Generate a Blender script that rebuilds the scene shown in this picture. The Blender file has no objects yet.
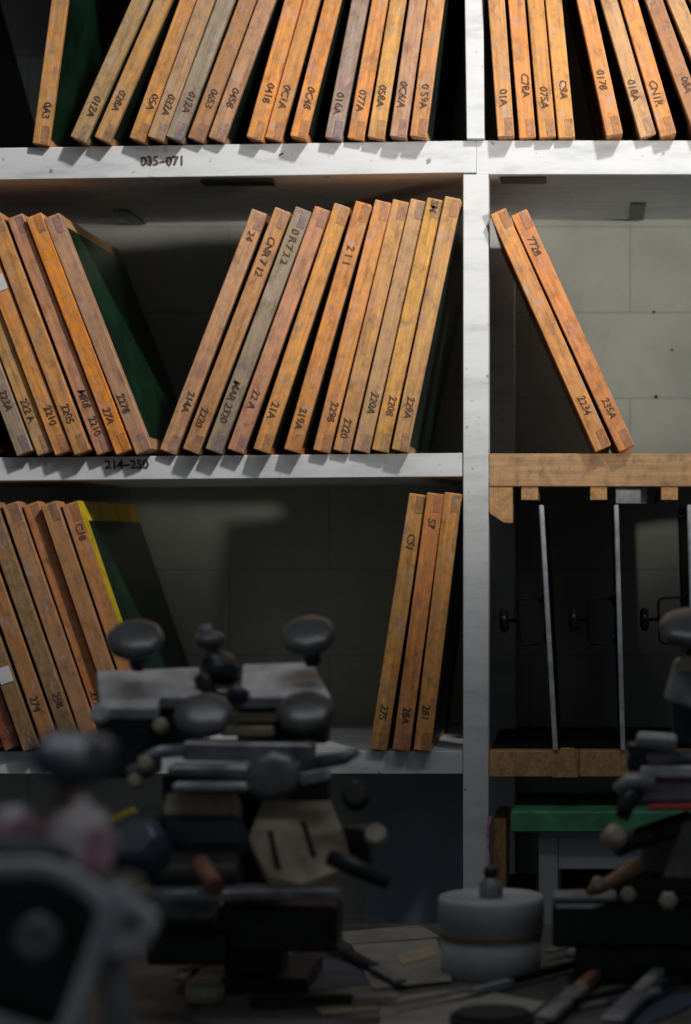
import bpy, bmesh, math, random
from mathutils import Matrix, Vector
random.seed(7)
S0 = 0.00175            # metres per photo pixel at the shelf front
CD = 4.0                # camera to shelf front
K = S0 / CD
ZC = 1.5
C = bpy.context.scene.collection

def P(px, py, d=CD):    # a point of the place seen at px,py and d metres away
    return Vector(((px - 590) * K * d, d - CD, ZC + (540 - py) * K * d))
TZ = 0.923
def T(px, py, h=0.0):   # a point on the table top
    d = (ZC - TZ) / ((py - 540) * K)
    v = P(px, py, d); v.z = TZ + h
    return v

# ---------------------------------------------------------------- materials
def new_mat(name):
    m = bpy.data.materials.new(name); m.use_nodes = True
    nt = m.node_tree
    return m, nt, nt.nodes['Principled BSDF']
def N(nt, t, **kw):
    n = nt.nodes.new(t)
    for k, v in kw.items():
        if k in n.inputs.keys(): n.inputs[k].default_value = v
        else: setattr(n, k, v)
    return n
def ramp(nt, fac, stops):
    r = nt.nodes.new('ShaderNodeValToRGB')
    e = r.color_ramp.elements
    while len(e) < len(stops): e.new(0.5)
    for el, (p, c) in zip(e, stops):
        el.position = p; el.color = c if len(c) == 4 else (*c, 1)
    nt.links.new(fac, r.inputs[0]); return r
def mix(nt, fac, a, b, mode='MIX'):
    m = nt.nodes.new('ShaderNodeMix'); m.data_type = 'RGBA'; m.blend_type = mode
    for i, v in ((0, fac), (6, a), (7, b)):
        if hasattr(v, 'links'): nt.links.new(v, m.inputs[i])
        elif isinstance(v, (int, float)): m.inputs[i].default_value = v
        else: m.inputs[i].default_value = (*v, 1)
    return m.outputs[2]

def coords(nt, scale):
    tc = nt.nodes.new('ShaderNodeTexCoord'); oi = nt.nodes.new('ShaderNodeObjectInfo')
    mul = nt.nodes.new('ShaderNodeMath'); mul.operation = 'MULTIPLY'; mul.inputs[1].default_value = 37.0
    nt.links.new(oi.outputs['Random'], mul.inputs[0])
    add = nt.nodes.new('ShaderNodeVectorMath'); add.operation = 'ADD'
    nt.links.new(tc.outputs['Object'], add.inputs[0]); nt.links.new(mul.outputs[0], add.inputs[1])
    outs = []
    for s in scale:
        mp = nt.nodes.new('ShaderNodeVectorMath'); mp.operation = 'MULTIPLY'
        mp.inputs[1].default_value = s
        nt.links.new(add.outputs[0], mp.inputs[0]); outs.append(mp.outputs[0])
    return outs, oi

def wood_mat(name, use_obj_color=True, col=(.6, .33, .12), stains=True, axis='z', dark=1.0):
    m, nt, b = new_mat(name)
    g = {'z': (160, 60, 7), 'y': (160, 7, 160), 'x': (7, 60, 160)}[axis]
    (v1, v2, v3), oi = coords(nt, [g, (62, 62, 40), (60, 60, 34)])
    base = oi.outputs['Color'] if use_obj_color else tuple(col)
    n1 = N(nt, 'ShaderNodeTexNoise', Scale=1.0, Detail=4.0, Roughness=0.65); nt.links.new(v1, n1.inputs['Vector'])
    r1 = ramp(nt, n1.outputs[0], [(0.3, (.66, .6, .55)), (0.7, (1.22, 1.2, 1.15))])
    c = mix(nt, 1.0, base, r1.outputs[0], 'MULTIPLY')
    n2 = N(nt, 'ShaderNodeTexNoise', Scale=1.0, Detail=5.0, Roughness=0.72); nt.links.new(v2, n2.inputs['Vector'])
    r2 = ramp(nt, n2.outputs[0], [(0.32, (.50, .50, .52)), (0.5, (1, 1, 1)), (0.68, (1.25, 1.12, .95))])
    c = mix(nt, 0.95, c, r2.outputs[0], 'MULTIPLY')
    n5 = N(nt, 'ShaderNodeTexNoise', Scale=1.7, Detail=6.0, Roughness=0.8); nt.links.new(v3, n5.inputs['Vector'])
    r5 = ramp(nt, n5.outputs[0], [(0.40, (0, 0, 0)), (0.62, (.55, .55, .55))])
    c = mix(nt, r5.outputs[0], c, (.46, .26, .145) if stains else (.5, .34, .2))
    if stains:
        n3 = N(nt, 'ShaderNodeTexNoise', Scale=1.0, Detail=4.0, Roughness=0.7); nt.links.new(v3, n3.inputs['Vector'])
        r3 = ramp(nt, n3.outputs[0], [(0.54, (0, 0, 0)), (0.66, (1, 1, 1))])
        n4 = N(nt, 'ShaderNodeTexNoise', Scale=14.0, Detail=1.0)
        nt.links.new(v2, n4.inputs['Vector']); n4.inputs['Scale'].default_value = .5
        r4 = ramp(nt, n4.outputs[0], [(0.35, (.30, .17, .22)), (0.5, (.58, .40, .34)), (0.62, (.30, .30, .26)), (.7, (.55, .2, .1))])
        m1 = nt.nodes.new('ShaderNodeMath'); m1.operation = 'MULTIPLY'; m1.inputs[1].default_value = .55
        nt.links.new(r3.outputs[0], m1.inputs[0])
        c = mix(nt, m1.outputs[0], c, r4.outputs[0])
    nt.links.new(c, b.inputs['Base Color']); b.inputs['Roughness'].default_value = .62
    b.inputs['Specular IOR Level'].default_value = .3
    bp = N(nt, 'ShaderNodeBump', Strength=.25, Distance=.002); nt.links.new(n1.outputs[0], bp.inputs['Height'])
    nt.links.new(bp.outputs[0], b.inputs['Normal'])
    return m

def plain(name, col, rough=.6, metal=0.0, var=.25, scale=30.0, col2=None, bump=.1, spec=.5):
    m, nt, b = new_mat(name)
    (v1, v2), oi = coords(nt, [(1, 1, 1), (1, 1, 1)])
    n = N(nt, 'ShaderNodeTexNoise', Scale=scale, Detail=5.0, Roughness=.65); nt.links.new(v1, n.inputs['Vector'])
    c2 = col2 or tuple(x * (1 - var) for x in col)
    r = ramp(nt, n.outputs[0], [(0.35, c2), (0.62, col)])
    nt.links.new(r.outputs[0], b.inputs['Base Color'])
    b.inputs['Roughness'].default_value = rough; b.inputs['Metallic'].default_value = metal
    b.inputs['Specular IOR Level'].default_value = spec
    bp = N(nt, 'ShaderNodeBump', Strength=bump, Distance=.002); nt.links.new(n.outputs[0], bp.inputs['Height'])
    nt.links.new(bp.outputs[0], b.inputs['Normal'])
    return m

M = {}
M['wood'] = wood_mat('worn_frame_wood')
M['wood_y'] = wood_mat('worn_frame_wood_rail', axis='y')
M['board'] = wood_mat('bare_pine_board', False, (.55, .33, .17), False, 'x')
M['block'] = wood_mat('pine_block', False, (.62, .34, .14), False, 'y')
M['ink'] = plain('marker_ink', (.16, .09, .055), .8, 0, 0, 160, (.045, .028, .022), 0)
M['ink2'] = plain('faded_marker_ink', (.16, .08, .04), .7, var=.5)
M['green'] = plain('green_emulsion_mesh', (.009, .042, .020), .35, var=.7, scale=9)
M['darkgreen'] = plain('dark_green_emulsion', (.008, .022, .012), .45, var=.6, scale=9)
M['darkmesh'] = plain('dark_stained_mesh', (.02, .022, .02), .45, var=.6, scale=9)
M['yellow'] = plain('yellow_tape', (.80, .55, .02), .5, var=.4)
M['red'] = plain('red_paint', (.45, .04, .02), .5, var=.4)
M['sticker'] = plain('white_sticker', (.75, .75, .75), .5, var=.1)
M['metal'] = plain('brushed_aluminium', (.62, .60, .58), .35, .6, .25, 60)
M['darkmetal'] = plain('dark_oily_metal', (.035, .036, .038), .4, .6, .5, 40)
M['midmetal'] = plain('worn_cast_metal', (.30, .31, .33), .45, .35, .5, 25, (.12, .12, .13))
M['palemetal'] = plain('pale_cast_aluminium', (.62, .64, .66), .5, .15, .35, 25, (.34, .35, .37))
M['navy'] = plain('navy_plastic', (.02, .035, .06), .3, 0, .5)
M['knob'] = plain('dusty_black_plastic', (.085, .085, .09), .3, 0, .5, 22, (.035, .035, .037))
M['beige'] = plain('beige_nut', (.34, .30, .21), .5, .2, .3)
M['tan'] = plain('tan_card', (.42, .34, .24), .7, 0, .3)
M['tablemat'] = plain('inky_table_top', (.10, .098, .09), .6, 0, .5, 9, (.035, .034, .033))
M['paper'] = plain('grey_stained_paper', (.30, .29, .26), .8, 0, .35, 14)
M['paper2'] = plain('dark_stained_paper', (.17, .16, .14), .8, 0, .45, 14)
M['bluepaper'] = plain('dark_blue_sheet', (.06, .08, .13), .6, 0, .4, 14)
M['tub'] = plain('whitish_plastic_tub', (.42, .44, .46), .45, 0, .2, 12)
M['orange'] = plain('ochre_band', (.35, .2, .08), .6)
M['brownstick'] = plain('brown_painted_wood', (.28, .14, .07), .5, 0, .35)
M['rust'] = plain('reddish_brown', (.28, .12, .08), .6, 0, .35)
M['greenpaint'] = plain('green_painted_wood', (.09, .36, .17), .6, 0, .35, 22, (.05, .19, .10))
M['cab'] = plain('grey_painted_cabinet', (.34, .36, .38), .6, 0, .15, 12)
M['black'] = plain('black_interior', (.012, .012, .012), .8)
M['floor'] = plain('concrete_floor', (.22, .21, .2), .8, 0, .3, 6)
def rag_mat():
    m, nt, b = new_mat('pink_cotton_rag')
    (v1,), oi = coords(nt, [(1, 1, 1)])
    n = N(nt, 'ShaderNodeTexNoise', Scale=38.0, Detail=3.0); nt.links.new(v1, n.inputs['Vector'])
    r = ramp(nt, n.outputs[0], [(0.38, (.60, .18, .28)), (.5, (.80, .52, .58)), (.62, (.85, .80, .82))])
    nt.links.new(r.outputs[0], b.inputs['Base Color']); b.inputs['Roughness'].default_value = .9
    return m
M['rag'] = rag_mat()
def paint_mat():
    m, nt, b = new_mat('scuffed_white_paint')
    (v1, v2), oi = coords(nt, [(6, 30, 30), (50, 50, 50)])
    n = N(nt, 'ShaderNodeTexNoise', Scale=1.0, Detail=6.0, Roughness=.7); nt.links.new(v1, n.inputs['Vector'])
    r = ramp(nt, n.outputs[0], [(0.25, (.46, .47, .49)), (.5, (.68, .69, .70)), (.7, (.74, .74, .75))])
    n2 = N(nt, 'ShaderNodeTexNoise', Scale=1.0, Detail=2.0); nt.links.new(v2, n2.inputs['Vector'])
    r2 = ramp(nt, n2.outputs[0], [(0.24, (.25, .22, .2)), (.31, (1, 1, 1))])
    c = mix(nt, .8, r.outputs[0], r2.outputs[0], 'MULTIPLY')
    nt.links.new(c, b.inputs['Base Color']); b.inputs['Roughness'].default_value = .55
    bp = N(nt, 'ShaderNodeBump', Strength=.15, Distance=.002); nt.links.new(n.outputs[0], bp.inputs['Height'])
    nt.links.new(bp.outputs[0], b.inputs['Normal'])
    return m
M['paint'] = paint_mat()
def wall_mat():
    m, nt, b = new_mat('painted_block_wall')
    tc = nt.nodes.new('ShaderNodeTexCoord')
    mp = nt.nodes.new('ShaderNodeMapping'); mp.inputs['Rotation'].default_value = (math.pi / 2, 0, 0)
    mp.inputs['Location'].default_value = (0.12, 0.073, 0)
    nt.links.new(tc.outputs['Object'], mp.inputs[0])
    br = nt.nodes.new('ShaderNodeTexBrick'); nt.links.new(mp.outputs[0], br.inputs[0])
    br.inputs['Color1'].default_value = (.345, .35, .305, 1); br.inputs['Color2'].default_value = (.365, .37, .325, 1)
    br.inputs['Mortar'].default_value = (.25, .26, .235, 1); br.inputs['Scale'].default_value = 1.0
    br.inputs['Mortar Size'].default_value = .0022; br.inputs['Brick Width'].default_value = .40; br.inputs['Row Height'].default_value = .171
    br.inputs['Mortar Smooth'].default_value = .6
    n = N(nt, 'ShaderNodeTexNoise', Scale=5.0, Detail=6.0, Roughness=.65); nt.links.new(tc.outputs['Object'], n.inputs['Vector'])
    r = ramp(nt, n.outputs[0], [(.3, (.78, .78, .78)), (.7, (1.12, 1.12, 1.1))])
    c = mix(nt, 1.0, br.outputs[0], r.outputs[0], 'MULTIPLY')
    nt.links.new(c, b.inputs['Base Color']); b.inputs['Roughness'].default_value = .6
    bp = N(nt, 'ShaderNodeBump', Strength=.2, Distance=.003); nt.links.new(n.outputs[0], bp.inputs['Height'])
    nt.links.new(bp.outputs[0], b.inputs['Normal'])
    return m
M['wall'] = wall_mat()

# ---------------------------------------------------------------- mesh helpers
class MB:
    def __init__(s): s.bm = bmesh.new()
    def box(s, x0, x1, y0, y1, z0, z1, bev=0.0, mat=None, seg=1):
        b = bmesh.new(); bmesh.ops.create_cube(b, size=1)
        bmesh.ops.scale(b, vec=(abs(x1 - x0), abs(y1 - y0), abs(z1 - z0)), verts=b.verts)
        bmesh.ops.translate(b, vec=((x0 + x1) / 2, (y0 + y1) / 2, (z0 + z1) / 2), verts=b.verts)
        if bev: bmesh.ops.bevel(b, geom=b.edges[:], offset=bev, segments=seg, affect='EDGES', profile=.6)
        return s._add(b, mat)
    def _add(s, b, mat=None):
        if mat is not None: bmesh.ops.transform(b, matrix=mat, verts=b.verts)
        me = bpy.data.meshes.new('t'); b.to_mesh(me); b.free(); s.bm.from_mesh(me); bpy.data.meshes.remove(me); return s
    def lathe(s, prof, seg=32, mat=None, lobes=0, amp=0.0):   # prof: (r, z)
        b = bmesh.new(); rings = []
        for r, z in prof:
            ring = []
            for i in range(seg):
                a = 2 * math.pi * i / seg
                rr = r * (1 + (amp * (abs(math.cos(a * lobes / 2)) ** .6 - .6) if lobes else 0))
                ring.append(b.verts.new((rr * math.cos(a), rr * math.sin(a), z)))
            rings.append(ring)
        for a_, b_ in zip(rings, rings[1:]):
            for i in range(seg):
                b.faces.new((a_[i], a_[(i + 1) % seg], b_[(i + 1) % seg], b_[i]))
        b.faces.new(rings[0][::-1]); b.faces.new(rings[-1])
        bmesh.ops.recalc_face_normals(b, faces=b.faces)
        for f in b.faces: f.smooth = len(f.verts) == 4
        return s._add(b, mat)
    def tube(s, pts, r, seg=10):
        pts = [Vector(p) for p in pts]; b = bmesh.new(); rings = []; up = None
        rs = r if isinstance(r, (list, tuple)) else [r] * len(pts)
        for i, p in enumerate(pts):
            t = (pts[min(i + 1, len(pts) - 1)] - pts[max(i - 1, 0)]).normalized()
            if up is None: up = Vector((0, 0, 1)) if abs(t.z) < .9 else Vector((1, 0, 0))
            u = (up - t * up.dot(t)).normalized(); v = t.cross(u); up = u
            rings.append([b.verts.new(p + (u * math.cos(2 * math.pi * k / seg) + v * math.sin(2 * math.pi * k / seg)) * rs[i]) for k in range(seg)])
        for a_, b_ in zip(rings, rings[1:]):
            for i in range(seg): b.faces.new((a_[i], a_[(i + 1) % seg], b_[(i + 1) % seg], b_[i]))
        b.faces.new(rings[0][::-1]); b.faces.new(rings[-1])
        bmesh.ops.recalc_face_normals(b, faces=b.faces)
        for f in b.faces: f.smooth = len(f.verts) == 4
        return s._add(b)
    def prism(s, pts, vec, bev=0.0, mat=None):        # polygon of 3-D points pushed along vec
        b = bmesh.new(); vec = Vector(vec)
        vs = [b.verts.new(p) for p in pts]; f = b.faces.new(vs)
        r = bmesh.ops.extrude_face_region(b, geom=[f])
        bmesh.ops.translate(b, vec=vec, verts=[g for g in r['geom'] if isinstance(g, bmesh.types.BMVert)])
        bmesh.ops.recalc_face_normals(b, faces=b.faces)
        if bev: bmesh.ops.bevel(b, geom=b.edges[:], offset=bev, segments=1, affect='EDGES')
        return s._add(b, mat)
    def build(s, name, mat, parent=None, color=None):
        me = bpy.data.meshes.new(name); s.bm.to_mesh(me); s.bm.free()
        me.materials.append(mat)
        o = bpy.data.objects.new(name, me); C.objects.link(o)
        if parent: o.parent = parent
        if color: o.color = (*color, 1)
        return o
def tag(o, label, cat, group=None, kind=None):
    if label: o['label'] = label
    if cat: o['category'] = cat
    if group: o['group'] = group
    if kind: o['kind'] = kind
    return o
def thing(name, loc, label, cat, group=None, rot=(0, 0, 0)):
    o = bpy.data.objects.new(name, None); C.objects.link(o); o.empty_display_size = .05
    o.location = loc; o.rotation_euler = rot
    return tag(o, label, cat, group)
def origin(o, loc):       # move the origin of a top-level mesh to loc
    loc = Vector(loc); o.data.transform(Matrix.Translation(-loc)); o.location = loc; return o
def text_mesh(name, s, size, mtx, mat, parent=None, bold=.0, jit=True):
    cu = bpy.data.curves.new('t', 'FONT'); cu.body = s; cu.size = size; cu.offset = bold; cu.align_x = 'CENTER'; cu.align_y = 'CENTER'
    cu.resolution_u = 2; cu.space_character = .95; cu.shear = random.uniform(-.1, .2) if jit else 0
    to = bpy.data.objects.new('t', cu); C.objects.link(to)
    bpy.context.view_layer.update()
    me = bpy.data.meshes.new_from_object(to.evaluated_get(bpy.context.evaluated_depsgraph_get()))
    bpy.data.objects.remove(to); bpy.data.curves.remove(cu)
    if jit:
        for v in me.vertices:
            v.co.x += .04 * size * math.sin(v.co.y * 700 + len(s)); v.co.y += .05 * size * math.sin(v.co.x * 420)
    me.transform(mtx); me.name = name; me.materials.clear(); me.materials.append(mat)
    o = bpy.data.objects.new(name, me); C.objects.link(o)
    if parent: o.parent = parent
    return o

# ---------------------------------------------------------------- setting
WY = 0.56
w = MB().box(-4, 4, WY, WY + .1, 0, 3.4).build('wall_back', M['wall']); tag(w, None, None, kind='structure')
for hx_, hy_, hr in ((656, 397, .0038), (654, 312, .003), (672, 350, .0025)):
    hp = P(hx_, hy_, CD + WY)
    h_ = MB().lathe([(hr, 0), (hr, .0012)], 14, Matrix.Translation(hp) @ Matrix.Rotation(math.pi / 2, 4, 'X')).build('wall_plug', M['black'])
    h_['kind'] = 'structure'
f = MB().box(-4, 4, -6, WY + .1, -.1, 0).build('floor', M['floor']); tag(f, None, None, kind='structure')

# ---------------------------------------------------------------- shelving unit
RACK = thing('shelving_unit', (P(476, 540).x, 0, 0), 'tall scuffed white wooden shelving unit holding the screen frames', 'shelf')
ox = RACK.location.x
def rk(o): o.data.transform(Matrix.Translation((-ox, 0, 0))); o.parent = RACK; return o
def X(px): return (px - 590) * S0
def Z(py): return ZC + (540 - py) * S0
def shelf_board(x0, x1, yl, yr, h, name='shelf', mat='paint', y0=0.0, y1=WY - .002):
    b = bmesh.new()
    a = [(X(x0), y0, Z(yl)), (X(x1), y0, Z(yr)), (X(x1), y0, Z(yr + h)), (X(x0), y0, Z(yl + h))]
    mb = MB(); mb.prism(a, (0, y1 - y0, 0), .0012)
    return rk(mb.build(name, M[mat]))
LP, RP = -128, 1010
sh1 = shelf_board(LP + 26, 476, 149.5, 140.5, 32)
sh1r = shelf_board(476.1, RP, 140.5, 140.5, 34)
sh2 = shelf_board(LP + 26, 463, 458.5, 453, 23.5)
sh3 = shelf_board(LP + 26, 463, 751, 751, 23)
sh0 = shelf_board(LP + 26, RP, -142, -142, 30)
shb = shelf_board(LP + 26, 463, 1120, 1120, 23)
def post(x0, x1, ytop, ybot, y0, y1, z0=None):
    return rk(MB().box(X(x0), X(x1), y0, y1, z0 if z0 is not None else Z(ybot), Z(ytop), .0012).build('post', M['paint']))
post(463.2, 488.5, 174.8, 0, -.004, .05, 0)          # front post under the first shelf
# slightly tapered upper post standing on the first shelf
mb = MB(); mb.prism([(X(467), -.012, Z(140)), (X(484.5), -.012, Z(140)), (X(483), -.012, Z(-111.8)), (X(463.5), -.012, Z(-111.8))], (0, .05, 0), .0012)
rk(mb.build('post', M['paint']))
post(LP, LP + 25.9, -142, 0, -.004, .05, 0); post(RP + .1, RP + 26, -142, 0, -.004, .05, 0)
post(476, 505, 175.5, 0, WY - .042, WY - .004, 0)
post(LP, LP + 25.9, -142, 0, WY - .042, WY - .004, 0); post(RP + .1, RP + 26, -142, 0, WY - .042, WY - .004, 0)
# bare pine rails of the right bay
def pine(x0, x1, y0, y1): return rk(MB().box(X(x0), X(x1), 0.0, .045, Z(y1), Z(y0), .0015).build('pine_rail', M['board']))
pine(488.8, RP, 453.5, 486.5); rk(MB().box(X(488.8), X(579), 0, .045, Z(777), Z(751), .0015).build('pine_rail', M['block']))
rk(MB().box(X(579.3), X(RP), 0, .045, Z(777), Z(751), .0015).build('pine_rail', M['block']))
rk(MB().box(X(488.8), X(RP), .0455, WY - .004, Z(474), Z(453.7), .001).build('shelf', M['paint']))
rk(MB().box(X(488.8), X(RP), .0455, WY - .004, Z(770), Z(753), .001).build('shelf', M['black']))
for o in RACK.children:
    if o.name.startswith('pine_rail'): o['label'] = 'bare pine rail along the shelf edge'
# little pine runners under the upper rail, a bigger bevelled block by the post
for a, b_ in ((521, 538), (590, 607), (661, 678), (731, 748), (801, 818), (871, 888)):
    rk(MB().box(X(a), X(b_), .004, .40, Z(500), Z(486.7), .001).build('runner', M['block']))
mb = MB(); mb.prism([(X(489), .003, Z(486.7)), (X(512.5), .003, Z(486.7)), (X(512.5), .003, Z(523)), (X(504), .003, Z(523)), (X(489), .003, Z(513))], (0, .05, 0), .001)
rk(mb.build('bracket_block', M['block']))
rk(MB().box(X(616), X(648), .06, .075, Z(503), Z(486.7), .001).build('mounting_plate', M['palemetal']))
# dark clips and cleats under the first shelf
def under(px0, px1, d0, d1, ztop, mat='darkmetal', name='cleat'):
    rk(MB().box(P(px0, 0, d0).x, P(px1, 0, d0).x, d0 - CD, d1 - CD, ztop - .004, ztop, 0).build(name, M[mat]))
under(500, 546, 4.02, 4.08, Z(174.5)); under(700, 760, 4.02, 4.08, Z(174.5))
under(631, 646, 4.33, 4.545, Z(174.5)); 
under(200, 272, 4.02, 4.07, Z(177.5)); under(113, 127, 4.36, 4.545, Z(179.4))
# painted numbers on the shelf edges
def fascia_text(s, px, py, size, d=0):
    o = text_mesh('shelf_number', s, size, Matrix(((1, 0, 0, X(px)), (0, 0, -1, -.0012), (0, 1, 0, Z(py)), (0, 0, 0, 1))) , M['ink'], None, bold=.0006)
    rk(o); return o
fascia_text('035~071', 162.5, 161.5, .0225)
fascia_text('214~250', 127, 464.8, .0225)
fascia_text('-', 281, 153, .03)

# ---------------------------------------------------------------- wooden screen frames
COL = dict(o=(.80, .335, .085), y=(.66, .34, .125), g=(.36, .31, .26), p=(.61, .355, .185), d=(.44, .23, .10), b=(.75, .345, .09), r=(.42, .09, .05), h=(.86, .36, .025))
CN = dict(o='orange-brown', y='tan', g='greyed', p='pinkish tan', d='dark brown', b='amber', r='dark red', h='bright orange')
DEP = 0.50
ORD = 'first second third fourth fifth sixth seventh eighth ninth tenth eleventh twelfth thirteenth fourteenth fifteenth sixteenth seventeenth'.split()
def screen(bl, br, tl, tr, yb, yt, col, num, ny, label, group, L=None, prot=.022, t=None, mesh='darkgreen', face=None, sticker=None, top=None, extra=None, mg=.012, tone=1.0):
    """bl,br: bottom extents; tl,tr: top extents at rows yb / yt of the photo."""
    xb, xt = (bl + br) / 2, (tl + tr) / 2
    a = math.atan2(xt - xb, yb - yt)
    tt = (t or 16.4) * S0
    L = (L or 258) * S0
    base = Vector((X(xb), -prot, Z(yb) + tt / 2 * abs(math.sin(a)) + .0004))
    root = thing('screen_frame', base, label, 'screen frame', group, (0, a, 0))
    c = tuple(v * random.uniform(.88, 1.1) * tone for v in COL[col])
    cr = tuple(v * random.uniform(.75, 1.0) for v in COL[col])
    B = .036; h = tt / 2; jt = .0022
    MB().box(-h, h, 0, B, 0, L, .0014).build('front_rail', M['wood'], root, c)
    MB().box(-h, h, DEP - B, DEP, 0, L, .0014).build('back_rail', M['wood'], root, cr)
    ec = tuple(v * .62 for v in (c[0], c[1] * 1.05, c[2] * 1.6))
    for z0, z1, s in ((L - B, L, 1), (0, B, -1)):
        r = MB()
        r.box(-h + .0008, h - .0008, B + .0002, DEP - B - .0002, z0 + .0006, z1 - .0006, .001)
        nm = 'top_rail' if s > 0 else 'bottom_rail'
        ro = r.build(nm, M['wood_y'], root, cr)
        # end grain of the finger joint showing on the front rail
        e = MB().box(-.001, h - .0012, -.0007, .004, z0 + .003, z1 - .003, .0004).build('joint_end', M['wood_y'], ro, ec)
    MB().box(h - .0003, h + .0005, mg, DEP - .004, mg, L - mg).build('screen_mesh', M[mesh], root)
    if face:
        MB().box(h - .0004, h + .0006, .0, DEP, L - B, L, 0).box(h - .0004, h + .0006, .0, B, 0, L - B, 0).build('edge_tape', M[face], root)
    if num:
        zc = (yb - ny) * S0 / math.cos(a)
        text_mesh('number_marking', num, .0185, Matrix(((0, 1, 0, random.uniform(-.003, .003)), (0, 0, -1, -.0009), (-1, 0, 0, zc), (0, 0, 0, 1))), M['ink'] if random.random() < .8 else M['ink2'], root, bold=.0003)
    if top:
        zc = (yb - top[1]) * S0 / math.cos(a)
        text_mesh('number_marking', top[0], .0185, Matrix(((0, 1, 0, 0), (0, 0, -1, -.0009), (-1, 0, 0, zc), (0, 0, 0, 1))), M['ink'], root, bold=.0003)
    if sticker:
        zc = (yb - sticker) * S0 / math.cos(a)
        MB().box(-h + .003, h - .003, -.0016, .001, zc - .014, zc + .014, 0).build('sticker', M['sticker'], root)
    if extra == 'redline':
        MB().box(-h + .001, -h + .006, -.0012, .001, .04, L - .04, 0).build('paint_stripe', M['red'], root)
    return root

def row(lst, yb, yt, where, group, **kw):
    n = len(lst)
    for i, f in enumerate(lst):
        bl, br, tl, tr, col, num, ny = f[:7]; opt = dict(kw); opt.update(f[7] if len(f) > 7 else {})
        yy = yb(bl) if callable(yb) else yb
        lab = opt.pop('label', None)
        if not lab:
            mark = ('numbered ' + num) if num else 'without number'
            lab = f'{CN[col]} wooden screen frame {mark}, {ORD[i]} from left {where}'
        screen(bl, br, tl, tr, yy, yt, col, num, ny, lab, group, prot=random.uniform(.014, .034), **opt)
sl1 = lambda x: 149.3 - 9.0 * (x + 102) / 578
TOPL = [
 (-30, -12, -71, -54, 'r', '', 0, dict(mesh='darkmesh', label='dark red-brown screen frame leaning left at far left of top shelf')),
 (33, 52, 53, 71, 'b', '0A3', 113, dict(mesh='green')),
 (72, 92, 139, 156, 'p', '012A', 113),
 (95.5, 114.5, 160, 177.5, 'y', '028A', 107),
 (131, 148, 184, 201.5, 'o', '05A', 107),
 (150.5, 167, 203.5, 220, 'p', '032A', 111),
 (168.5, 185, 222.5, 239.5, 'g', '012A', 108),
 (188.5, 205, 242, 259, 'd', '0653', 103),
 (209, 226, 261.5, 278.5, 'p', '0458', 102),
 (248, 264.5, 288, 305, 'o', '0418', 98),
 (266, 282.5, 306, 323, 'b', '0C1A', 101),
 (292, 308.5, 328, 345, 'o', '0C48', 103),
 (326, 342.5, 353.5, 371, 'g', '016A', 108),
 (348, 364.5, 373.3, 389.8, 'o', '077A', 104),
 (368.5, 385, 392, 408, 'b', '058A', 100),
 (391, 407.5, 411.5, 428, 'p', '0C6/A', 99),
 (411, 427.5, 430, 446, 'y', '0 59A', 101)]
row(TOPL, sl1, 0, 'on top shelf, left bay', 'screen frames on the top shelf, left bay')
TOPR = [
 (498, 515, 488, 505, 'y', '01A', 102),
 (519.5, 536, 508, 524.5, 'o', 'C78A', 88),
 (539.5, 556, 527, 543.5, 'b', '075A', 100),
 (558.5, 575, 545, 561.5, 'b', 'C9A', 92),
 (606, 623, 575, 592.5, 'o', '0178', 85, dict(L=222)),
 (640, 656, 599, 616, 'p', '018A', 94),
 (660, 676, 618.5, 635.5, 'b', 'CN1R', 98),
 (694, 711, 643, 660, 'd', '08A', 90, dict(L=222)),
 (722, 739, 664, 681, 'p', '03A', 98),
 (750, 767, 687, 704, 'y', '04A', 98)]
row(TOPR, 140.3, 0, 'on top shelf, right bay', 'screen frames on the top shelf, right bay')
sl2 = lambda x: 458.3 - 5.5 * (x + 102) / 565
MIDL = [
 (-18, -1, -112, -96, 'r', '', 0, dict(mesh='darkmesh', L=252)),
 (20, 36, -71, -55, 'g', '223A', 404),
 (39.5, 56, -52, -35, 'y', '222 A', 414),
 (58.5, 74.5, -33, -17, 'o', '2210', 420, dict(sticker=288)),
 (78.5, 94, -13, 3, 'b', '2205', 418),
 (99, 115, 7, 23, 'p', '2210', 430, dict(top=('MR8', 402))),
 (119.2, 135.2, 27, 42.5, 'h', '27A', 419),
 (139, 155.5, 44.5, 60.5, 'p', '2278', 407, dict(mg=.024, mesh='green'))]
row(MIDL, sl2, 214, 'on middle shelf, left bay', 'left-leaning screen frames on the middle shelf, left bay', L=252)
MIDM = [
 (160, 178, 257, 273, 'p', '214A', 405, dict(top=('24', 240), label='pinkish tan wooden screen frame numbered 214A, leftmost of the right-leaning frames, middle shelf')),
 (185, 202, 281.5, 297, 'y', '2220', 422, dict(top=('CNR 7 12', 262), label='tan wooden screen frame numbered 2220 with writing near its top, middle shelf')),
 (207.5, 224, 301, 317, 'g', 'MAR 2320', 406, dict(top=('0 R 7 2 2', 252), label='greyed screen frame boldly numbered 2320 in black, middle shelf')),
 (228.5, 246, 319, 335.5, 'p', '22 A', 403),
 (255, 272.5, 338.5, 354, 'o', '21A', 415),
 (285, 303, 358, 374, 'o', '219A', 422, dict(top=('2 1 1', 260))),
 (313.6, 330.6, 376.3, 391.8, 'b', '2298', 414),
 (334, 350, 393.5, 409, 'y', '2220', 431),
 (353.8, 369.8, 411.5, 426.5, 'p', '220A', 405),
 (373, 389, 428.5, 443, 'b', '2208', 408, dict(top=('SM', 210))),
 (393, 409, 446, 461, 'y', '229A', 410)]
row(MIDM, sl2, 205, 'of right-leaning group, middle shelf', 'right-leaning screen frames on the middle shelf, left bay', L=257)
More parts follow.
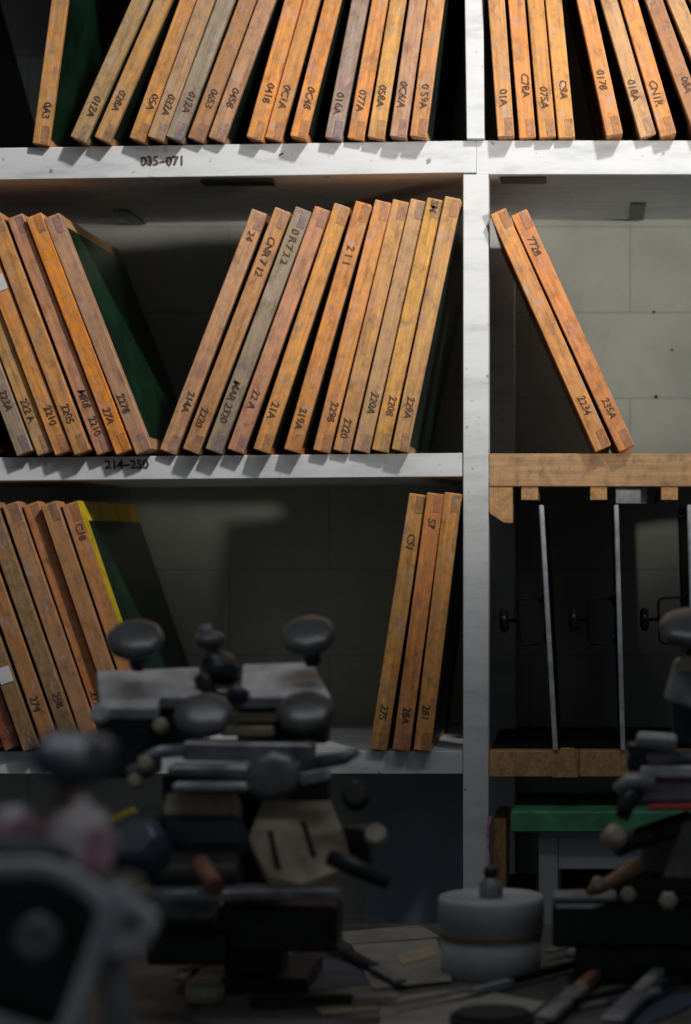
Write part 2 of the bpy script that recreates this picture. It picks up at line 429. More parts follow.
MIDR = [
 (595.5, 611, 489, 504, 'b', '2234', 410, dict(label='amber screen frame touching the post, left of the pair in the right bay')),
 (618.5, 634.5, 509, 524.5, 'o', '235A', 413, dict(top=('7728', 252), label='orange-brown screen frame marked 7728 near top, right of the pair in right bay'))]
row(MIDR, 453, 213, '', 'pair of screen frames on the middle shelf, right bay', L=258, t=17.2)
LOWM = [
 (369.5, 388, 411, 427, 'b', '275', 713, dict(top=('CS1', 543))),
 (393, 411, 429.5, 444.5, 'o', '28A', 716, dict(top=('57', 525))),
 (414.6, 431.6, 447, 461.5, 'b', '281', 713)]
row(LOWM, 750.7, 492, 'of three beside the post, lower shelf', 'three screen frames beside the post on the lower shelf', L=258, t=17)
LOWL = [
 (-2, 14.5, -88, -71, 'b', '', 0), 
 (18, 34.5, -68, -51, 'r', '', 0, dict(extra='redline')),
 (38.5, 55, -47, -30, 'd', '', 0, dict(sticker=677, label='dark brown screen frame with a small white sticker on lower shelf')),
 (59.5, 76, -25, -8, 'y', '274', 705),
 (80, 97, -3.5, 12.5, 'd', '258', 702),
 (99.5, 116, 17, 33.5, 'p', '', 0),
 (119, 135.5, 37, 53, 'o', '219', 700),
 (138, 154, 57, 73, 'y', '', 0),
 (157, 173, 76, 91.5, 'b', 'C18', 535, dict(mesh='green', mg=.034, face='yellow', label='screen frame edged with yellow tape, green mesh, lower shelf'))]
LOWL = [(a - 11, b - 11, c - 14, d - 14, *r) for a, b, c, d, *r in LOWL]
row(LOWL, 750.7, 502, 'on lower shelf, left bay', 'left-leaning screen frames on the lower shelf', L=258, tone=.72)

# ---------------------------------------------------------------- aluminium frames in the right bay
ALU = [(555.5, 541), (623, 616), (696, 689)]
words = ['leftmost thin aluminium frame with a wire clamp, below the pine rail', 'middle thin aluminium frame with a wire clamp, below the pine rail',
         'rightmost thin aluminium frame with a wire clamp, behind the big knob']
for i, (xb, xt) in enumerate(ALU):
    a = math.atan2(xt - xb, 750 - 500); L = 246 * S0; h = .0042
    root = thing('aluminium_frame', (X(xb), -.006, Z(750.7) + h * abs(math.sin(a))), words[i], 'screen frame', 'aluminium frames standing in the right bay', (0, a, 0))
    MB().box(-h, h, 0, .018, 0, L, .002).build('front_rail', M['palemetal'], root)
    MB().box(-h, h, .40, .418, 0, L, .002).build('back_rail', M['darkmetal'], root)
    MB().box(-h, h, .0185, .3995, 0, .018, .002).build('bottom_rail', M['darkmetal'], root)
    MB().box(-h, h, .0185, .3995, L - .018, L, .002).build('top_rail', M['darkmetal'], root)
    MB().box(-.001, .001, .018, .40, .018, L - .018).build('screen_mesh', M['darkmesh'], root)
    zc = 130 * S0; x1 = -h - .004; x0 = x1 - 27 * S0; q = .018
    pts = []
    for cx, cz, a0 in ((x1 - .01, zc + .028, 0), (x0 + .01, zc + .028, 90), (x0 + .01, zc - .034, 180), (x1 - .01, zc - .034, 270)):
        for k in range(4):
            t_ = math.radians(a0 + k * 30); pts.append((cx + .01 * math.cos(t_), .12, cz + .01 * math.sin(t_)))
    pts.append(pts[0])
    cl = MB().tube(pts, .0022, 8).build('clamp_loop', M['darkmetal'], root)
    MB().tube([(x1 - .006, .12, zc + .03), (-h, .12, zc + .045), (-h, .13, zc + .06)], .004, 8).build('clamp_arm', M['darkmetal'], root)
    MB().tube([(x1 - .004, .12, zc - .03), (-h, .12, zc - .045)], .004, 8).build('clamp_arm', M['darkmetal'], root)
    kb = MB().lathe([(.003, 0), (.003, .018), (.014, .018), (.02, .022), (.02, .03), (.012, .034)], 20, Matrix.Translation((x0, .12, zc)) @ Matrix.Rotation(-math.pi / 2, 4, 'Y'), 5, .25).build('clamp_knob', M['darkmetal'], root)
# wedge added on the lower rail front to stand in for a light patch
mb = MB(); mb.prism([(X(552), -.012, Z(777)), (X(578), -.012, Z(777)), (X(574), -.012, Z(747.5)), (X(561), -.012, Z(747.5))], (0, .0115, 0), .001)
tag(origin(mb.build('light_patch_wedge', M['block']), (X(565), -.006, Z(777))), 'raised wedge-shaped light patch on the lower pine rail at the leftmost aluminium frame', 'wedge')

# ---------------------------------------------------------------- under the right bay: grey bench with green board
bench = thing('grey_bench', (X(640), .2, 0), 'grey painted bench under the right bay carrying a green plank', 'bench')
def bb(o): o.data.transform(Matrix.Translation((-X(640), -.2, 0))); o.parent = bench; return o
zt = Z(829)
bb(MB().box(X(539), X(800), -.02, .40, zt - .012, zt - .0005, .002).build('bench_top', M['cab']))
bb(MB().box(X(558.3), X(780), -.015, .005, Z(868), zt - .0125, .001).build('apron', M['cab']))
for x0, x1 in ((539, 558), (780.3, 800)):
    bb(MB().box(X(x0), X(x1), -.018, .02, 0, zt - .0125, .0015).build('leg', M['cab']))
    bb(MB().box(X(x0), X(x1), .36, .398, 0, zt - .0125, .0015).build('leg', M['cab']))
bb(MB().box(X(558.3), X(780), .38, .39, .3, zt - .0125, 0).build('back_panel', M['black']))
o = MB().box(X(512), X(760), -.05, .25, zt, Z(808), .003).build('green_plank', M['greenpaint'])
tag(origin(o, (X(636), .1, zt)), 'chipped green painted plank lying flat on the grey bench', 'plank')
# upright wooden slat and cable beside the post
bx = thing('floor_crate', (X(500), .15, 0), 'tall dark crate standing on the floor behind the post', 'crate')
MB().box(-.03, .055, -.1, .15, 0, Z(905), .003).build('crate_body', M['black'], bx)
MB().box(-.032, .057, -.102, .152, Z(905) , Z(899), .002).build('crate_lid', M['black'], bx)
o = MB().box(X(492), X(505), .06, .24, Z(898.8), Z(822), .0015).build('pine_offcut', M['block'])
tag(origin(o, (X(498), .1, Z(898.8))), 'upright pine offcut standing beside the white post', 'wood offcut')
o = MB().tube([(X(491), -.006, Z(816)), (X(488.5), -.012, Z(826)), (X(488), -.012, Z(845)), (X(489.6), -.012, Z(865)), (X(488), -.012, Z(890)), (X(489.6), -.012, Z(960)), (X(492), -.012, .006)], .0024, 8).build('pale_cable', M['rag'])
tag(o, 'thin pinkish white cable hanging down beside the white post', 'cable')

o = MB().box(X(340), X(459), .46, .475, 0, Z(789), .002).build('sheet_metal', plain('blue_grey_panel', (.24, .29, .34), .6, 0, .2, 6))
tag(origin(o, (X(400), .467, 0)), 'blue-grey panel standing by the wall under the lower shelf', 'panel')

# ---------------------------------------------------------------- work table
tb = thing('work_table', (-.35, -1.8, 0), 'ink-stained work table in the foreground, cluttered with tools', 'table')
def tbx(*a, name, mat='tablemat', bev=.003):
    a = list(a); a[0] += .35; a[1] += .35; a[2] += 1.8; a[3] += 1.8
    return MB().box(*a, bev).build(name, M[mat], tb)
tbx(-1.5, .9, -3.0, -.56, TZ - .03, TZ, name='tabletop')
for x in (-1.45, .8):
    for y in (-2.95, -.66): tbx(x, x + .06, y, y + .06, 0, TZ - .0305, name='leg', mat='darkmetal')

# ---------------------------------------------------------------- knobs
def knob(name, top, r, parent, d_tilt=35, lean=0, stem=.03, mat='knob', lobes=8, sub=True):
    """lobed hand knob; top = world point of the centre of its cap"""
    R = Matrix.Translation(top) @ Matrix.Rotation(math.radians(lean), 4, 'Y') @ Matrix.Rotation(math.radians(d_tilt), 4, 'X')
    prof = [(r * .30, -r * .62), (r * .42, -r * .5), (r * .80, -r * .46), (r * .98, -r * .36), (r * 1.02, -r * .2), (r * .98, -r * .08), (r * .80, r * .02), (r * .5, r * .07), (r * .22, r * .09), (r * .05, r * .09)]
    PI_ = Matrix.Translation(-parent.location)
    k = MB().lathe(prof, 56, PI_ @ R, lobes, .06).build(name, M[mat], parent)
    MB().lathe([(r * .16, -r * .62 - stem), (r * .16, -r * .6), (r * .10, -r * .3)], 14, PI_ @ R).lathe([(r * .34, -r * .62 - stem), (r * .34, -r * .62 - stem * .45), (r * .28, -r * .62 - stem * .4)], 6, PI_ @ R).build('stem', M['darkmetal'], k)
    return k

# ---------------------------------------------------------------- centre printing press head
D1 = 2.9
loc = P(225, 0, D1); loc.z = TZ
press = thing('press_carriage', loc, 'cast metal press carriage with five dark lobed knobs, centre foreground', 'printing press')
def add(mb, name, mat, parent=press):
    mb.bm.transform(Matrix.Translation(-parent.location)); return mb.build(name, M[mat], parent)
def pbox(x0, x1, y0, y1, d, th, bev=.0015, rx=0, rz=0, ry=0, mb=None):
    """box that spans photo columns x0..x1, rows y0..y1 at distance d, th metres deep, tipped about its centre"""
    a, b_ = P(x0, y1, d), P(x1, y0, d); c = (a + b_) / 2
    m = Matrix.Translation(c) @ Matrix.Rotation(math.radians(rz), 4, 'Z') @ Matrix.Rotation(math.radians(ry), 4, 'Y') @ Matrix.Rotation(math.radians(rx), 4, 'X')
    hx, hz = (b_.x - a.x) / 2, (b_.z - a.z) / 2
    mb = mb or MB()
    return mb.box(-hx, hx, -th / 2, th / 2, -hz, hz, bev, m)
def tri(pts, d):   # points at (px, py, d)
    return [P(*p) for p in pts]
# column and foot down to the table
add(pbox(228, 285, 790, 1000, 2.98, .07).box(P(200, 0, 2.98).x, P(315, 0, 2.98).x, -1.10, -.93, TZ, TZ + .02, .003), 'column', 'darkmetal')
# sloping top plates
add(MB().prism([P(100, 708, 2.80), P(157, 708, 2.80), P(160, 697, 2.83), P(202, 697, 2.83), P(199, 667, 2.93), P(97, 671, 2.93)], (0, .004, -.014), .0012), 'top_plate', 'palemetal')
add(MB().prism([P(240, 697, 2.82), P(331, 697, 2.82), P(312, 662, 2.93), P(243, 664, 2.93)], (0, .004, -.014), .0012), 'top_plate', 'palemetal')
add(pbox(103, 156, 716, 775, 2.85, .08), 'bracket', 'darkmetal')
add(pbox(157, 200, 706, 745, 2.88, .05), 'bracket', 'darkmetal')
add(pbox(240, 328, 706, 742, 2.92, .05), 'bracket', 'darkmetal')
add(pbox(200, 242, 690, 720, 2.95, .03), 'bridge', 'midmetal')
# slide bars
add(pbox(222, 277, 713, 722, 2.84, .02, .002, ry=-1), 'slide_bar', 'tan')
add(pbox(222, 274, 726, 736, 2.83, .02, .002), 'slide_bar', 'tan')
add(pbox(186, 314, 741, 760, 2.84, .05, .003, ry=1), 'cross_beam', 'midmetal')
add(pbox(170, 252, 764, 775, 2.80, .04, .004), 'guide_rod', 'midmetal')
add(pbox(174, 250, 781, 790, 2.79, .035, .004), 'guide_rod', 'palemetal')
add(pbox(165, 330, 774, 800, 2.90, .05, .003), 'cross_beam', 'darkmetal')
add(MB().tube([P(300, 768, 2.8), P(320, 762, 2.78), P(345, 758, 2.78), P(358, 750, 2.78)], [.006, .009, .008, .006]), 'lever', 'midmetal')
add(pbox(300, 330, 768, 782, 2.82, .03, .004, ry=-12), 'lever_mount', 'palemetal')
add(MB().tube([P(140, 762, 2.78), P(160, 752, 2.78), P(186, 750, 2.8)], .008).tube([P(130, 772, 2.78), P(150, 765, 2.77)], .008), 'elbow', 'midmetal')
for (x, y) in ((137, 783), (162, 728), (147, 766)):
    add(MB().lathe([(.007, 0), (.0095, .004), (.0095, .014), (.005, .016)], 14, Matrix.Translation(P(x, y, 2.76)) @ Matrix.Rotation(math.radians(70), 4, 'X')), 'bolt_head', 'beige')
# centre bolt with wing nuts
add(MB().lathe([(.005, -.045), (.005, .0), (.0095, .0), (.0105, .006), (.0085, .018), (.004, .02)], 16, Matrix.Translation(P(208, 640, 2.9)) @ Matrix.Rotation(math.radians(-12), 4, 'Y') @ Matrix.Rotation(math.radians(15), 4, 'X')), 'adjusting_bolt', 'midmetal')
add(MB().lathe([(.008, -.012), (.018, -.006), (.02, 0), (.017, .007), (.008, .01)], 24, Matrix.Translation(P(209, 640, 2.895)) @ Matrix.Rotation(math.radians(15), 4, 'X'), 3, .2), 'wing_nut', 'knob')
add(MB().lathe([(.01, -.02), (.021, -.01), (.024, .0), (.02, .012), (.008, .016)], 24, Matrix.Translation(P(221, 668, 2.88)) @ Matrix.Rotation(math.radians(35), 4, 'Y') @ Matrix.Rotation(math.radians(25), 4, 'X'), 4, .3), 'wing_nut', 'darkmetal')
add(MB().lathe([(.008, -.03), (.012, -.01), (.012, .01), (.006, .014)], 12, Matrix.Translation(P(205, 684, 2.86)) @ Matrix.Rotation(math.radians(-20), 4, 'Y')), 'wing_nut', 'darkmetal')
add(MB().lathe([(.010, -.012), (.014, -.004), (.014, .006), (.006, .01)], 12, Matrix.Translation(P(238, 694, 2.82)) @ Matrix.Rotation(math.radians(20), 4, 'Y')), 'wing_nut', 'navy')
add(MB().lathe([(.010, -.01), (.013, 0), (.009, .01)], 12, Matrix.Translation(P(100, 714, 2.78)) @ Matrix.Rotation(math.radians(80), 4, 'X')), 'side_bolt', 'palemetal')
for (x, y, dd, r, tl, ln, st) in ((135, 635, 2.84, .0345, 38, 3, .03), (307, 631, 2.86, .034, 38, -4, .03), (203, 711, 2.74, .034, 42, 2, .016), (305, 708, 2.76, .034, 40, 0, .016), (272, 773, 2.70, .0315, 60, -4, .04)):
    knob('knob', P(x, y, dd), r, press, tl, ln, st)
# lower tooling of the carriage
add(MB().prism(tri([(262, 800, 2.86), (330, 800, 2.86), (345, 835, 2.80), (352, 866, 2.76), (300, 884, 2.74), (268, 876, 2.75), (248, 838, 2.80)], 0), (0, .004, -.012), .0012), 'angled_plate', 'tan')
add(MB().tube([P(270, 832, 2.775), P(278, 868, 2.735)], .0035, 8).tube([P(303, 822, 2.78), P(314, 856, 2.745)], .0035, 8), 'slot', 'black')
add(pbox(168, 240, 798, 822, 2.84, .05, .003, rx=-25), 'pad_block', 'tan')
add(pbox(160, 245, 822, 852, 2.80, .06, .005, rx=-20), 'pad', 'navy')
add(pbox(150, 240, 856, 884, 2.80, .06, .004, rx=-35), 'lower_plate', 'paper2')
add(pbox(136, 345, 887, 897, 2.76, .06, .002, ry=-1), 'lower_plate', 'midmetal')
add(MB().tube([P(200, 862, 2.74), P(216, 888, 2.70)], [.011, .012], 16), 'handle', 'rust')
add(MB().tube([P(345, 800, 2.8), P(358, 782, 2.8)], .006), 'rod', 'darkmetal')
add(MB().tube([P(330, 858, 2.74), P(352, 866, 2.73), P(388, 884, 2.72)], [.010, .012, .008]), 'rod', 'darkmetal')
add(MB().lathe([(.014, -.01), (.017, 0), (.012, .012)], 18, Matrix.Translation(P(356, 798, 2.78)) @ Matrix.Rotation(math.radians(60), 4, 'X')), 'collar', 'darkmetal')
add(MB().lathe([(.010, -.012), (.015, 0), (.012, .012)], 18, Matrix.Translation(P(376, 836, 2.78)) @ Matrix.Rotation(math.radians(60), 4, 'X')), 'collar', 'beige')
add(pbox(344, 372, 826, 870, 2.82, .03, .004), 'bracket', 'darkmetal')
add(pbox(222, 340, 902, 948, 2.88, .07, .004), 'base_block', 'darkmetal')
add(pbox(158, 218, 900, 925, 2.84, .05, .004, rx=-30), 'lower_plate', 'midmetal')
add(pbox(150, 228, 930, 962, 2.84, .05, .004), 'base_block', 'darkmetal')
# side swivel mass at the left of the carriage
add(MB().lathe([(.02, -.03), (.034, -.02), (.038, 0), (.034, .02), (.02, .028)], 28, Matrix.Translation(P(137, 850, 2.62)) @ Matrix.Rotation(math.radians(50), 4, 'X'), 6, .12), 'knob', 'navy')
add(MB().lathe([(.006, -.05), (.012, -.04), (.018, 0), (.014, .016)], 18, Matrix.Translation(P(152, 822, 2.72)) @ Matrix.Rotation(math.radians(30), 4, 'X')), 'clamp_screw', 'darkmetal')
add(MB().prism([P(110, 818, 2.72), P(132, 808, 2.72), P(136, 813, 2.72), P(112, 824, 2.72)], (0, .01, 0), .001), 'tape_strip', 'yellow')

# ---------------------------------------------------------------- right printing press head
D2 = 3.05
loc = P(650, 0, D2); loc.z = TZ
pr = thing('press_carriage', loc, 'dark press head cut off by the right edge, standing behind the tub', 'printing press')
def ad(mb, name, mat): return add(mb, name, mat, pr)
knob('knob', P(692, 622, 2.9), .041, pr, 30, 0, .05)
ad(MB().prism([P(676, 660, 2.92), P(710, 655, 2.92), P(712, 715, 2.9), P(664, 700, 2.9)], (0, .05, 0), .004), 'casting', 'midmetal')
ad(MB().prism([P(682, 656, 2.90), P(692, 656, 2.90), P(692, 672, 2.9), P(678, 672, 2.9)], (0, .01, 0), .001), 'nut', 'beige')
ad(pbox(672, 715, 700, 745, 2.94, .05, .004), 'column', 'darkmetal')
ad(pbox(636, 676, 739, 750, 2.92, .06, .004, rx=-25, ry=4), 'clamp_plate', 'palemetal')
ad(pbox(626, 715, 751, 760, 2.94, .06, .003, ry=2), 'cross_beam', 'midmetal')
ad(pbox(640, 700, 764, 776, 2.93, .05, .003), 'cross_beam', 'palemetal')
ad(pbox(622, 712, 776, 802, 2.95, .06, .006), 'cross_beam', 'midmetal')
ad(MB().tube([P(616, 792, 2.9), P(628, 783, 2.9), P(655, 782, 2.9)], [.009, .013, .013]), 'clamp_arm', 'midmetal')
ad(MB().tube([P(636, 790, 2.9), P(628, 800, 2.89), P(622, 818, 2.88)], [.013, .012, .009]), 'clamp_arm', 'darkmetal')
ad(pbox(627, 648, 742, 770, 2.93, .04, .003), 'clamp_block', 'darkmetal')
ad(pbox(648, 712, 804, 809, 2.9, .03, .001), 'red_strip', 'red')
ad(MB().lathe([(.010, -.016), (.015, -.01), (.016, .006), (.010, .014), (.006, .014)], 18, Matrix.Translation(P(614, 837, 2.88)) @ Matrix.Rotation(math.radians(65), 4, 'X') @ Matrix.Rotation(math.radians(20), 4, 'Y'), 6, .12), 'nut', 'beige')
ad(MB().tube([P(617, 850, 2.9), P(638, 838, 2.92), P(690, 822, 2.95)], [.010, .014, .016]), 'swing_arm', 'darkmetal')
ad(MB().tube([P(640, 866, 2.95), P(620, 876, 2.94), P(600, 888, 2.93), P(588, 892, 2.92)], [.012, .010, .008, .006]), 'lever', 'brownstick')
ad(MB().prism([P(684, 822, 2.9), P(715, 818, 2.9), P(715, 880, 2.9), P(663, 878, 2.9)], (0, .02, 0), .002), 'gusset', 'paper2')
ad(pbox(640, 712, 836, 872, 2.99, .05, .004), 'body', 'paper2')
ad(pbox(616, 712, 871, 892, 2.98, .08, .004), 'body', 'darkmetal')
ad(pbox(553, 715, 897, 940, 3.0, .12, .005), 'base', 'darkmetal')
ad(MB().box(P(575, 0, 3.0).x, P(712, 0, 3.0).x, -1.04, -.96, TZ, P(0, 935, 3.0).z, .003), 'foot', 'darkmetal')
ad(pbox(553, 616, 893, 897.5, 2.98, .06, .0005), 'base_cover', 'midmetal')
for x, y, s in ((628, 895, .8), (668, 901, .95), (598, 884, .75)):
    ad(MB().lathe([(.011 * s, -.012), (.0135 * s, -.006), (.0135 * s, .008), (.008 * s, .012)], 6, Matrix.Translation(P(x, y, 2.9)) @ Matrix.Rotation(math.radians(75), 4, 'X')), 'nut', 'beige')

# ---------------------------------------------------------------- tub
d = 3.0; s = K * d
c = T(491, 974)
tub = thing('plastic_tub', c, 'round whitish plastic tub with a wide lid on the work table', 'tub')
r = 53 * s; H = 83 * s
MB().lathe([(r * .90, .0), (r * .95, .004), (r * .965, H * .46), (r * .93, H * .47)], 48).build('tub_body', M['tub'], tub)
MB().lathe([(r * .94, H * .47), (r * .985, H * .475), (r * .985, H * .51), (r * .94, H * .515)], 48).build('seal_band', M['orange'], tub)
MB().lathe([(r * .97, H * .515), (r * 1.0, H * .53), (r * 1.02, H * .9), (r * .99, H * .955), (r * .93, H * .965), (r * .9, H * .94), (r * .1, H * .94)], 48).build('lid', M['tub'], tub)
jar = thing('small_jar', c + Vector((0.0, 0, H * .9405)), 'small dark jar standing on the lid of the tub', 'jar')
MB().lathe([(.014, 0), (.016, .003), (.016, .018), (.009, .024), (.008, .028)], 24).build('jar_body', M['midmetal'], jar)
MB().lathe([(.0095, .0285), (.0095, .038), (.007, .040)], 20).build('cap', M['darkmetal'], jar)

# ---------------------------------------------------------------- table clutter
lay = [0]
def sheet(pts, mat, name, label, cat, group=None, h=.0012, lift=None):
    z = lift if lift is not None else .0005
    p = [T(x, y, z) for x, y in pts]
    o = MB().prism(p, (0, 0, h), 0).build(name, M[mat])
    ctr = sum(p, Vector()) / len(p); ctr.z = TZ + z
    origin(o, ctr); return tag(o, label, cat, group)
g = 'stained sheets lying on the work table'
sheet([(352, 948), (436, 942), (452, 984), (372, 992)], 'paper', 'paper_sheet', 'grey stained paper sheet left of the tub', 'paper', g, lift=.0036)
sheet([(292, 968), (352, 958), (374, 984), (300, 996)], 'bluepaper', 'paper_sheet', 'dark blue sheet beside the grey paper', 'paper', g, lift=.002)
sheet([(215, 992), (380, 980), (420, 1012), (270, 1040), (190, 1020)], 'paper2', 'cardboard_sheet', 'large dark cardboard sheet along the bottom of the table', 'cardboard', g)
sheet([(545, 965), (640, 938), (700, 950), (690, 990), (580, 1010)], 'paper2', 'cardboard_sheet', 'dark cardboard sheet under the two sticks', 'cardboard', g)
sheet([(380, 1000), (470, 990), (545, 1005), (500, 1040), (380, 1040)], 'paper', 'paper_sheet', 'grey paper sheet in front of the tub', 'paper', g, lift=.002)
sheet([(330, 934), (420, 926), (440, 938), (350, 945)], 'paper', 'paper_sheet', 'pale paper sheet at the back edge of the table', 'paper', g)
def stick(p0, p1, r, mat, label, name='wooden_stick', cat='stick', h0=None, grp=None, flat=1.0):
    a = T(*p0, (h0 or 0) + r * flat + .006); b_ = T(*p1, (h0 or 0) + r * flat + .006)
    v = b_ - a; L = v.length; q = v.to_track_quat('X', 'Z').to_matrix().to_4x4()
    root = thing(name, a, label, cat, grp); root.rotation_euler = q.to_euler()
    MB().box(0, L * .68, -r, r, -r * flat, r * flat, r * .3).build('handle', M[mat], root)
    MB().box(L * .68 + .0002, L, -r * 1.5, r * 1.5, -r * .5 * flat, r * .5 * flat, r * .15).build('blade', M['midmetal'], root)
    return root
stick((640, 946), (545, 1030), .008, 'brownstick', 'brown wooden squeegee stick at lower right of the table', grp='sticks on the table')
stick((684, 958), (612, 1034), .009, 'paper', 'pale grey stick right of the brown squeegee stick', grp='sticks on the table')
stick((590, 968), (470, 1000), .005, 'darkmetal', 'thin dark scraper lying in front of the tub', 'scraper', 'scraper')
stick((328, 952), (400, 990), .006, 'darkmetal', 'dark scraper crossing the grey paper sheet', 'scraper', 'scraper')
stick((180, 985), (300, 962), .008, 'paper2', 'dull brown stick left of the blue sheet', grp='sticks on the table')
stick((250, 1012), (400, 1006), .006, 'darkmetal', 'dark rod across the large cardboard sheet', 'metal_rod', 'rod')
def lump(px, py, r, h, mat, name, label, cat, lobes=0, capm=None):
    root = thing(name, T(px, py, .0025), label, cat)
    MB().lathe([(r * .9, 0), (r, .003), (r, h * .75), (r * .8, h * .78)], 28, None, lobes, .1).build('body', M[mat], root)
    MB().lathe([(r * .86, h * .785), (r * .88, h * .97), (r * .8, h)], 28).build('lid', M[capm or mat], root)
lump(205, 1004, .024, .03, 'beige', 'ink_pot', 'beige ink pot at the lower left of the table', 'pot')
lump(247, 962, .017, .022, 'tan', 'ink_pot', 'tan ink pot beside the carriage base', 'pot')
lump(668, 962, .02, .012, 'palemetal', 'tin_lid', 'pale round tin by the right edge of table', 'tin')
lump(575, 958, .014, .01, 'paper', 'tin_lid', 'small grey tin just right of the tub', 'tin')
lump(492, 1030, .05, .02, 'black', 'tape_roll', 'black tape roll at the bottom in front of the tub', 'tape')

for (p0, p1, r_, mt, nm, lb, ct) in (
 ((560, 1016), (668, 990), .0035, 'darkmetal', 'metal_rod', 'thin dark rod crossing in front of the brown and grey sticks', 'rod'),
 ((600, 948), (548, 962), .004, 'paper', 'wooden_stick', 'short pale stick lying just right of the tub', 'stick'),
 ((690, 985), (640, 1010), .005, 'darkmetal', 'scraper', 'dark scraper at the right edge of the table', 'scraper'),
 ((395, 1015), (470, 1000), .004, 'tan', 'wooden_stick', 'short tan stick on the grey paper in front of the tub', 'stick'),
 ((205, 965), (180, 992), .005, 'yellow', 'wooden_stick', 'dull yellow stick by the beige ink pot', 'stick')):
    stick(p0, p1, r_, mt, lb, nm, ct, h0=.004)
sheet([(600, 996), (650, 985), (700, 1004), (640, 1030)], 'bluepaper', 'paper_sheet', 'dark blue sheet at the lower right of the table', 'paper', g, lift=.002)
sheet([(395, 958), (432, 950), (436, 960), (402, 970)], 'tan', 'card_scrap', 'tan card scrap lying on the grey paper by the tub', 'card', lift=.005)
sheet([(310, 1005), (368, 1000), (380, 1012), (322, 1018)], 'tan', 'card_scrap', 'tan card scrap on the large dark cardboard sheet', 'card', lift=.003)

# ---------------------------------------------------------------- near left clamp, out of focus
DN = 1.65
loc = P(60, 0, DN); loc.z = TZ
near = thing('clamp_frame', loc, 'blurred pale metal clamp frame closest to the camera, lower left', 'clamp')
def an(mb, name, mat): return add(mb, name, mat, near)
# rounded open frame
c0 = [(-22, 868), (58, 868), (112, 905), (62, 1044), (-70, 1000)]
def rounded(pts, rr, n=5):
    out = []
    m_ = len(pts)
    for i, p in enumerate(pts):
        p = Vector(p); a = Vector(pts[i - 1]); b_ = Vector(pts[(i + 1) % m_])
        u = (a - p).normalized() * rr; v = (b_ - p).normalized() * rr
        for k in range(n + 1):
            t_ = k / n; out.append((p + u) * (1 - t_) ** 2 + p * 2 * t_ * (1 - t_) + (p + v) * t_ ** 2)
    return out
ring = rounded(c0, 24)
pts = [P(p.x, p.y, DN) for p in ring]; pts.append(pts[0]); 
an(MB().tube(pts, .0072, 12), 'yoke', 'palemetal')
an(MB().prism([P(p.x, p.y, DN + .03) for p in rounded([(-15, 875), (60, 878), (104, 910), (60, 1034), (-60, 995)], 20)], (0, .01, 0), .001), 'back_plate', 'darkmetal')
an(MB().lathe([(.010, -.02), (.016, -.016), (.017, -.004), (.012, .002), (.006, .002), (.006, -.004)], 20, Matrix.Translation(P(36, 938, DN + .0)) @ Matrix.Rotation(math.radians(80), 4, 'X')), 'hub_nut', 'midmetal')
an(MB().prism([P(100, 900, DN), P(116, 884, DN), P(150, 915, DN), P(156, 925, DN), P(140, 955, DN), P(104, 958, DN)], (0, .02, 0), .003), 'lug', 'palemetal')
an(MB().lathe([(.0045, 0), (.0045, .012)], 14, Matrix.Translation(P(131, 922, DN - .006)) @ Matrix.Rotation(math.radians(-90), 4, 'X')), 'lug_hole', 'black')
an(MB().lathe([(.012, -.004), (.014, 0), (.012, .006)], 20, Matrix.Translation(P(125, 890, DN + .02)) @ Matrix.Rotation(math.radians(60), 4, 'X')), 'washer', 'beige')
an(MB().tube([P(110, 950, DN + .02), P(118, 1000, DN + .02), P(110, 1100, DN + .03)], .011), 'arm', 'midmetal')
zb = TZ
an(MB().tube([P(110, 1095, DN + .03), Vector((P(110, 0, DN + .03).x, DN + .03 - CD, TZ + .008))], .013).lathe([(.05, 0), (.05, .008), (.03, .012)], 24, Matrix.Translation((P(110, 0, DN + .03).x, DN + .03 - CD, TZ))), 'stand', 'darkmetal')
an(MB().tube([P(-40, 850, DN + .1), P(20, 846, DN + .1), P(60, 850, DN + .08), P(80, 880, DN + .03)], .008), 'arm', 'midmetal')
# upper dark knob of the near clamp
an(MB().tube([P(62, 868, DN + .02), P(58, 830, DN + .07), P(68, 775, DN + .14)], [.009, .007, .007]), 'rod', 'darkmetal')
knob('knob', P(74, 750, DN + .12), .031, near, 32, 16, .012, 'navy', 5)
an(MB().lathe([(.004, -.006), (.0105, -.004), (.0125, 0), (.010, .005), (.003, .007)], 20, Matrix.Translation(P(100, 749, DN + .08)) @ Matrix.Rotation(math.radians(40), 4, 'X')), 'knob_cap', 'midmetal')

# crumpled rag
def rag(px, py, d, rx, rz, label, seed):
    b = bmesh.new(); bmesh.ops.create_icosphere(b, subdivisions=4, radius=1)
    from mathutils import noise
    for v in b.verts:
        p = v.co.copy(); n = noise.noise(p * 1.6 + Vector((seed, 0, 0))) * .45 + noise.noise(p * 4 + Vector((0, seed, 0))) * .22
        rdg = abs(noise.noise(p * 2.6 + Vector((0, 0, seed)))) * .3
        v.co = p * (1 + n - rdg)
        v.co.x *= rx; v.co.y *= min(rx, rz) * .8; v.co.z *= rz
    for f in b.faces: f.smooth = True
    me = bpy.data.meshes.new('rag'); b.to_mesh(me); b.free(); me.materials.append(M['rag'])
    o = bpy.data.objects.new('rag', me); C.objects.link(o); o.location = P(px, py, d)
    return tag(o, label, 'rag')
rag(80, 846, DN + .05, .025, .029, 'crumpled pink and white rag tucked on the near clamp', 3.3)
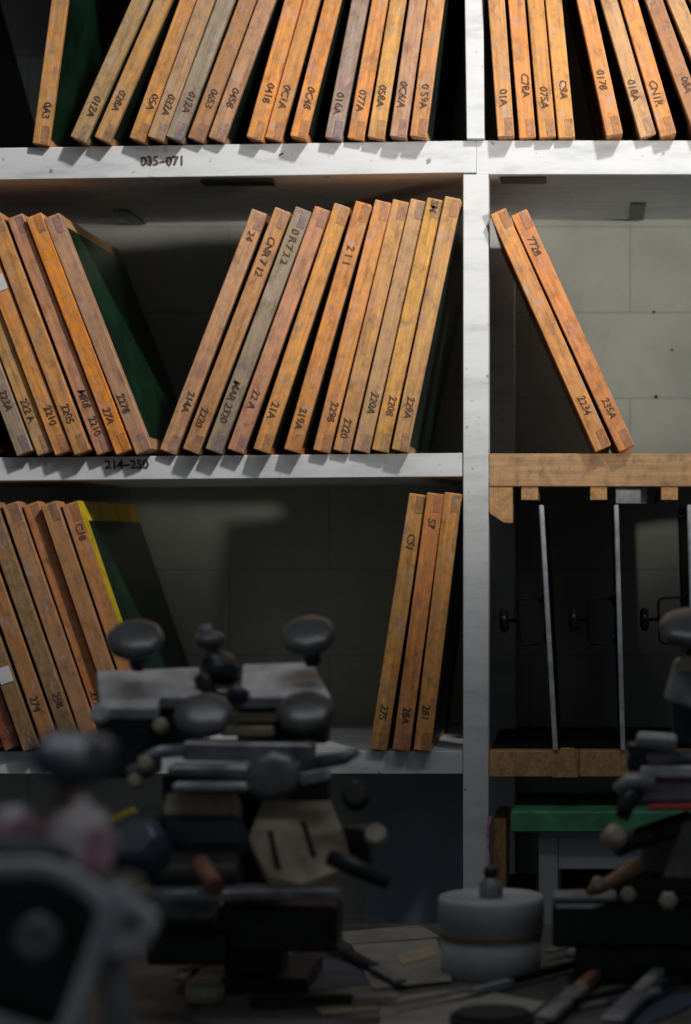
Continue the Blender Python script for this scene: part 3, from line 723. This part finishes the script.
rag(12, 826, DN + .12, .020, .014, 'small pink rag scrap at the left edge beside the clamp', 8.1)

# ---------------------------------------------------------------- light
def spot(name, loc, target, power, cone, radius, col=(1, 1, 1), blend=1.0):
    l = bpy.data.lights.new(name, 'SPOT'); l.energy = power; l.spot_size = math.radians(cone); l.spot_blend = blend
    l.shadow_soft_size = radius; l.color = col
    o = bpy.data.objects.new(name, l); C.objects.link(o); o.location = loc
    o.rotation_euler = (Vector(target) - Vector(loc)).to_track_quat('-Z', 'Y').to_euler(); return o
ks = spot('key_spot', (1.2, -2.3, 4.7), (-.22, 0, 2.46), 585, 27.5, .15, (1, .98, .94)); ks.scale = (2.0, 1, 1)
spot('fill_spot', (2.9, -4.4, 2.0), (.10, 0, 2.16), 760, 17.5, .18, (1, .97, .90))
al = bpy.data.lights.new('overhead_fill', 'AREA'); al.shape = 'RECTANGLE'; al.size = 1.4; al.size_y = .25; al.energy = 5.5; al.color = (.9, .95, 1)
ao = bpy.data.objects.new('overhead_fill', al); C.objects.link(ao); ao.location = (-.3, -1.5, 3.1)  # unseen area lamp, added above the foreground to give it soft highlights
wd = bpy.data.worlds.new('room_ambient'); bpy.context.scene.world = wd; wd.use_nodes = True
wd.node_tree.nodes['Background'].inputs[0].default_value = (.80, .9, 1.0, 1)
wd.node_tree.nodes['Background'].inputs[1].default_value = .085

# ---------------------------------------------------------------- camera
cam = bpy.data.cameras.new('camera'); co = bpy.data.objects.new('camera', cam); C.objects.link(co)
co.location = (0, -CD, ZC); co.rotation_euler = (math.pi / 2, 0, 0)
cam.sensor_fit = 'HORIZONTAL'; cam.sensor_width = 36; cam.lens = 36 * CD / (691 * S0)
cam.shift_x = (345.5 - 590) / 691; cam.shift_y = (540 - 512) / 691
cam.clip_start = .05
cam.dof.use_dof = True; cam.dof.focus_distance = CD - .2; cam.dof.aperture_fstop = cam.lens / 26
bpy.context.scene.camera = co
sc = bpy.context.scene
sc.view_settings.view_transform = 'Standard'
sc.view_settings.look = 'None'
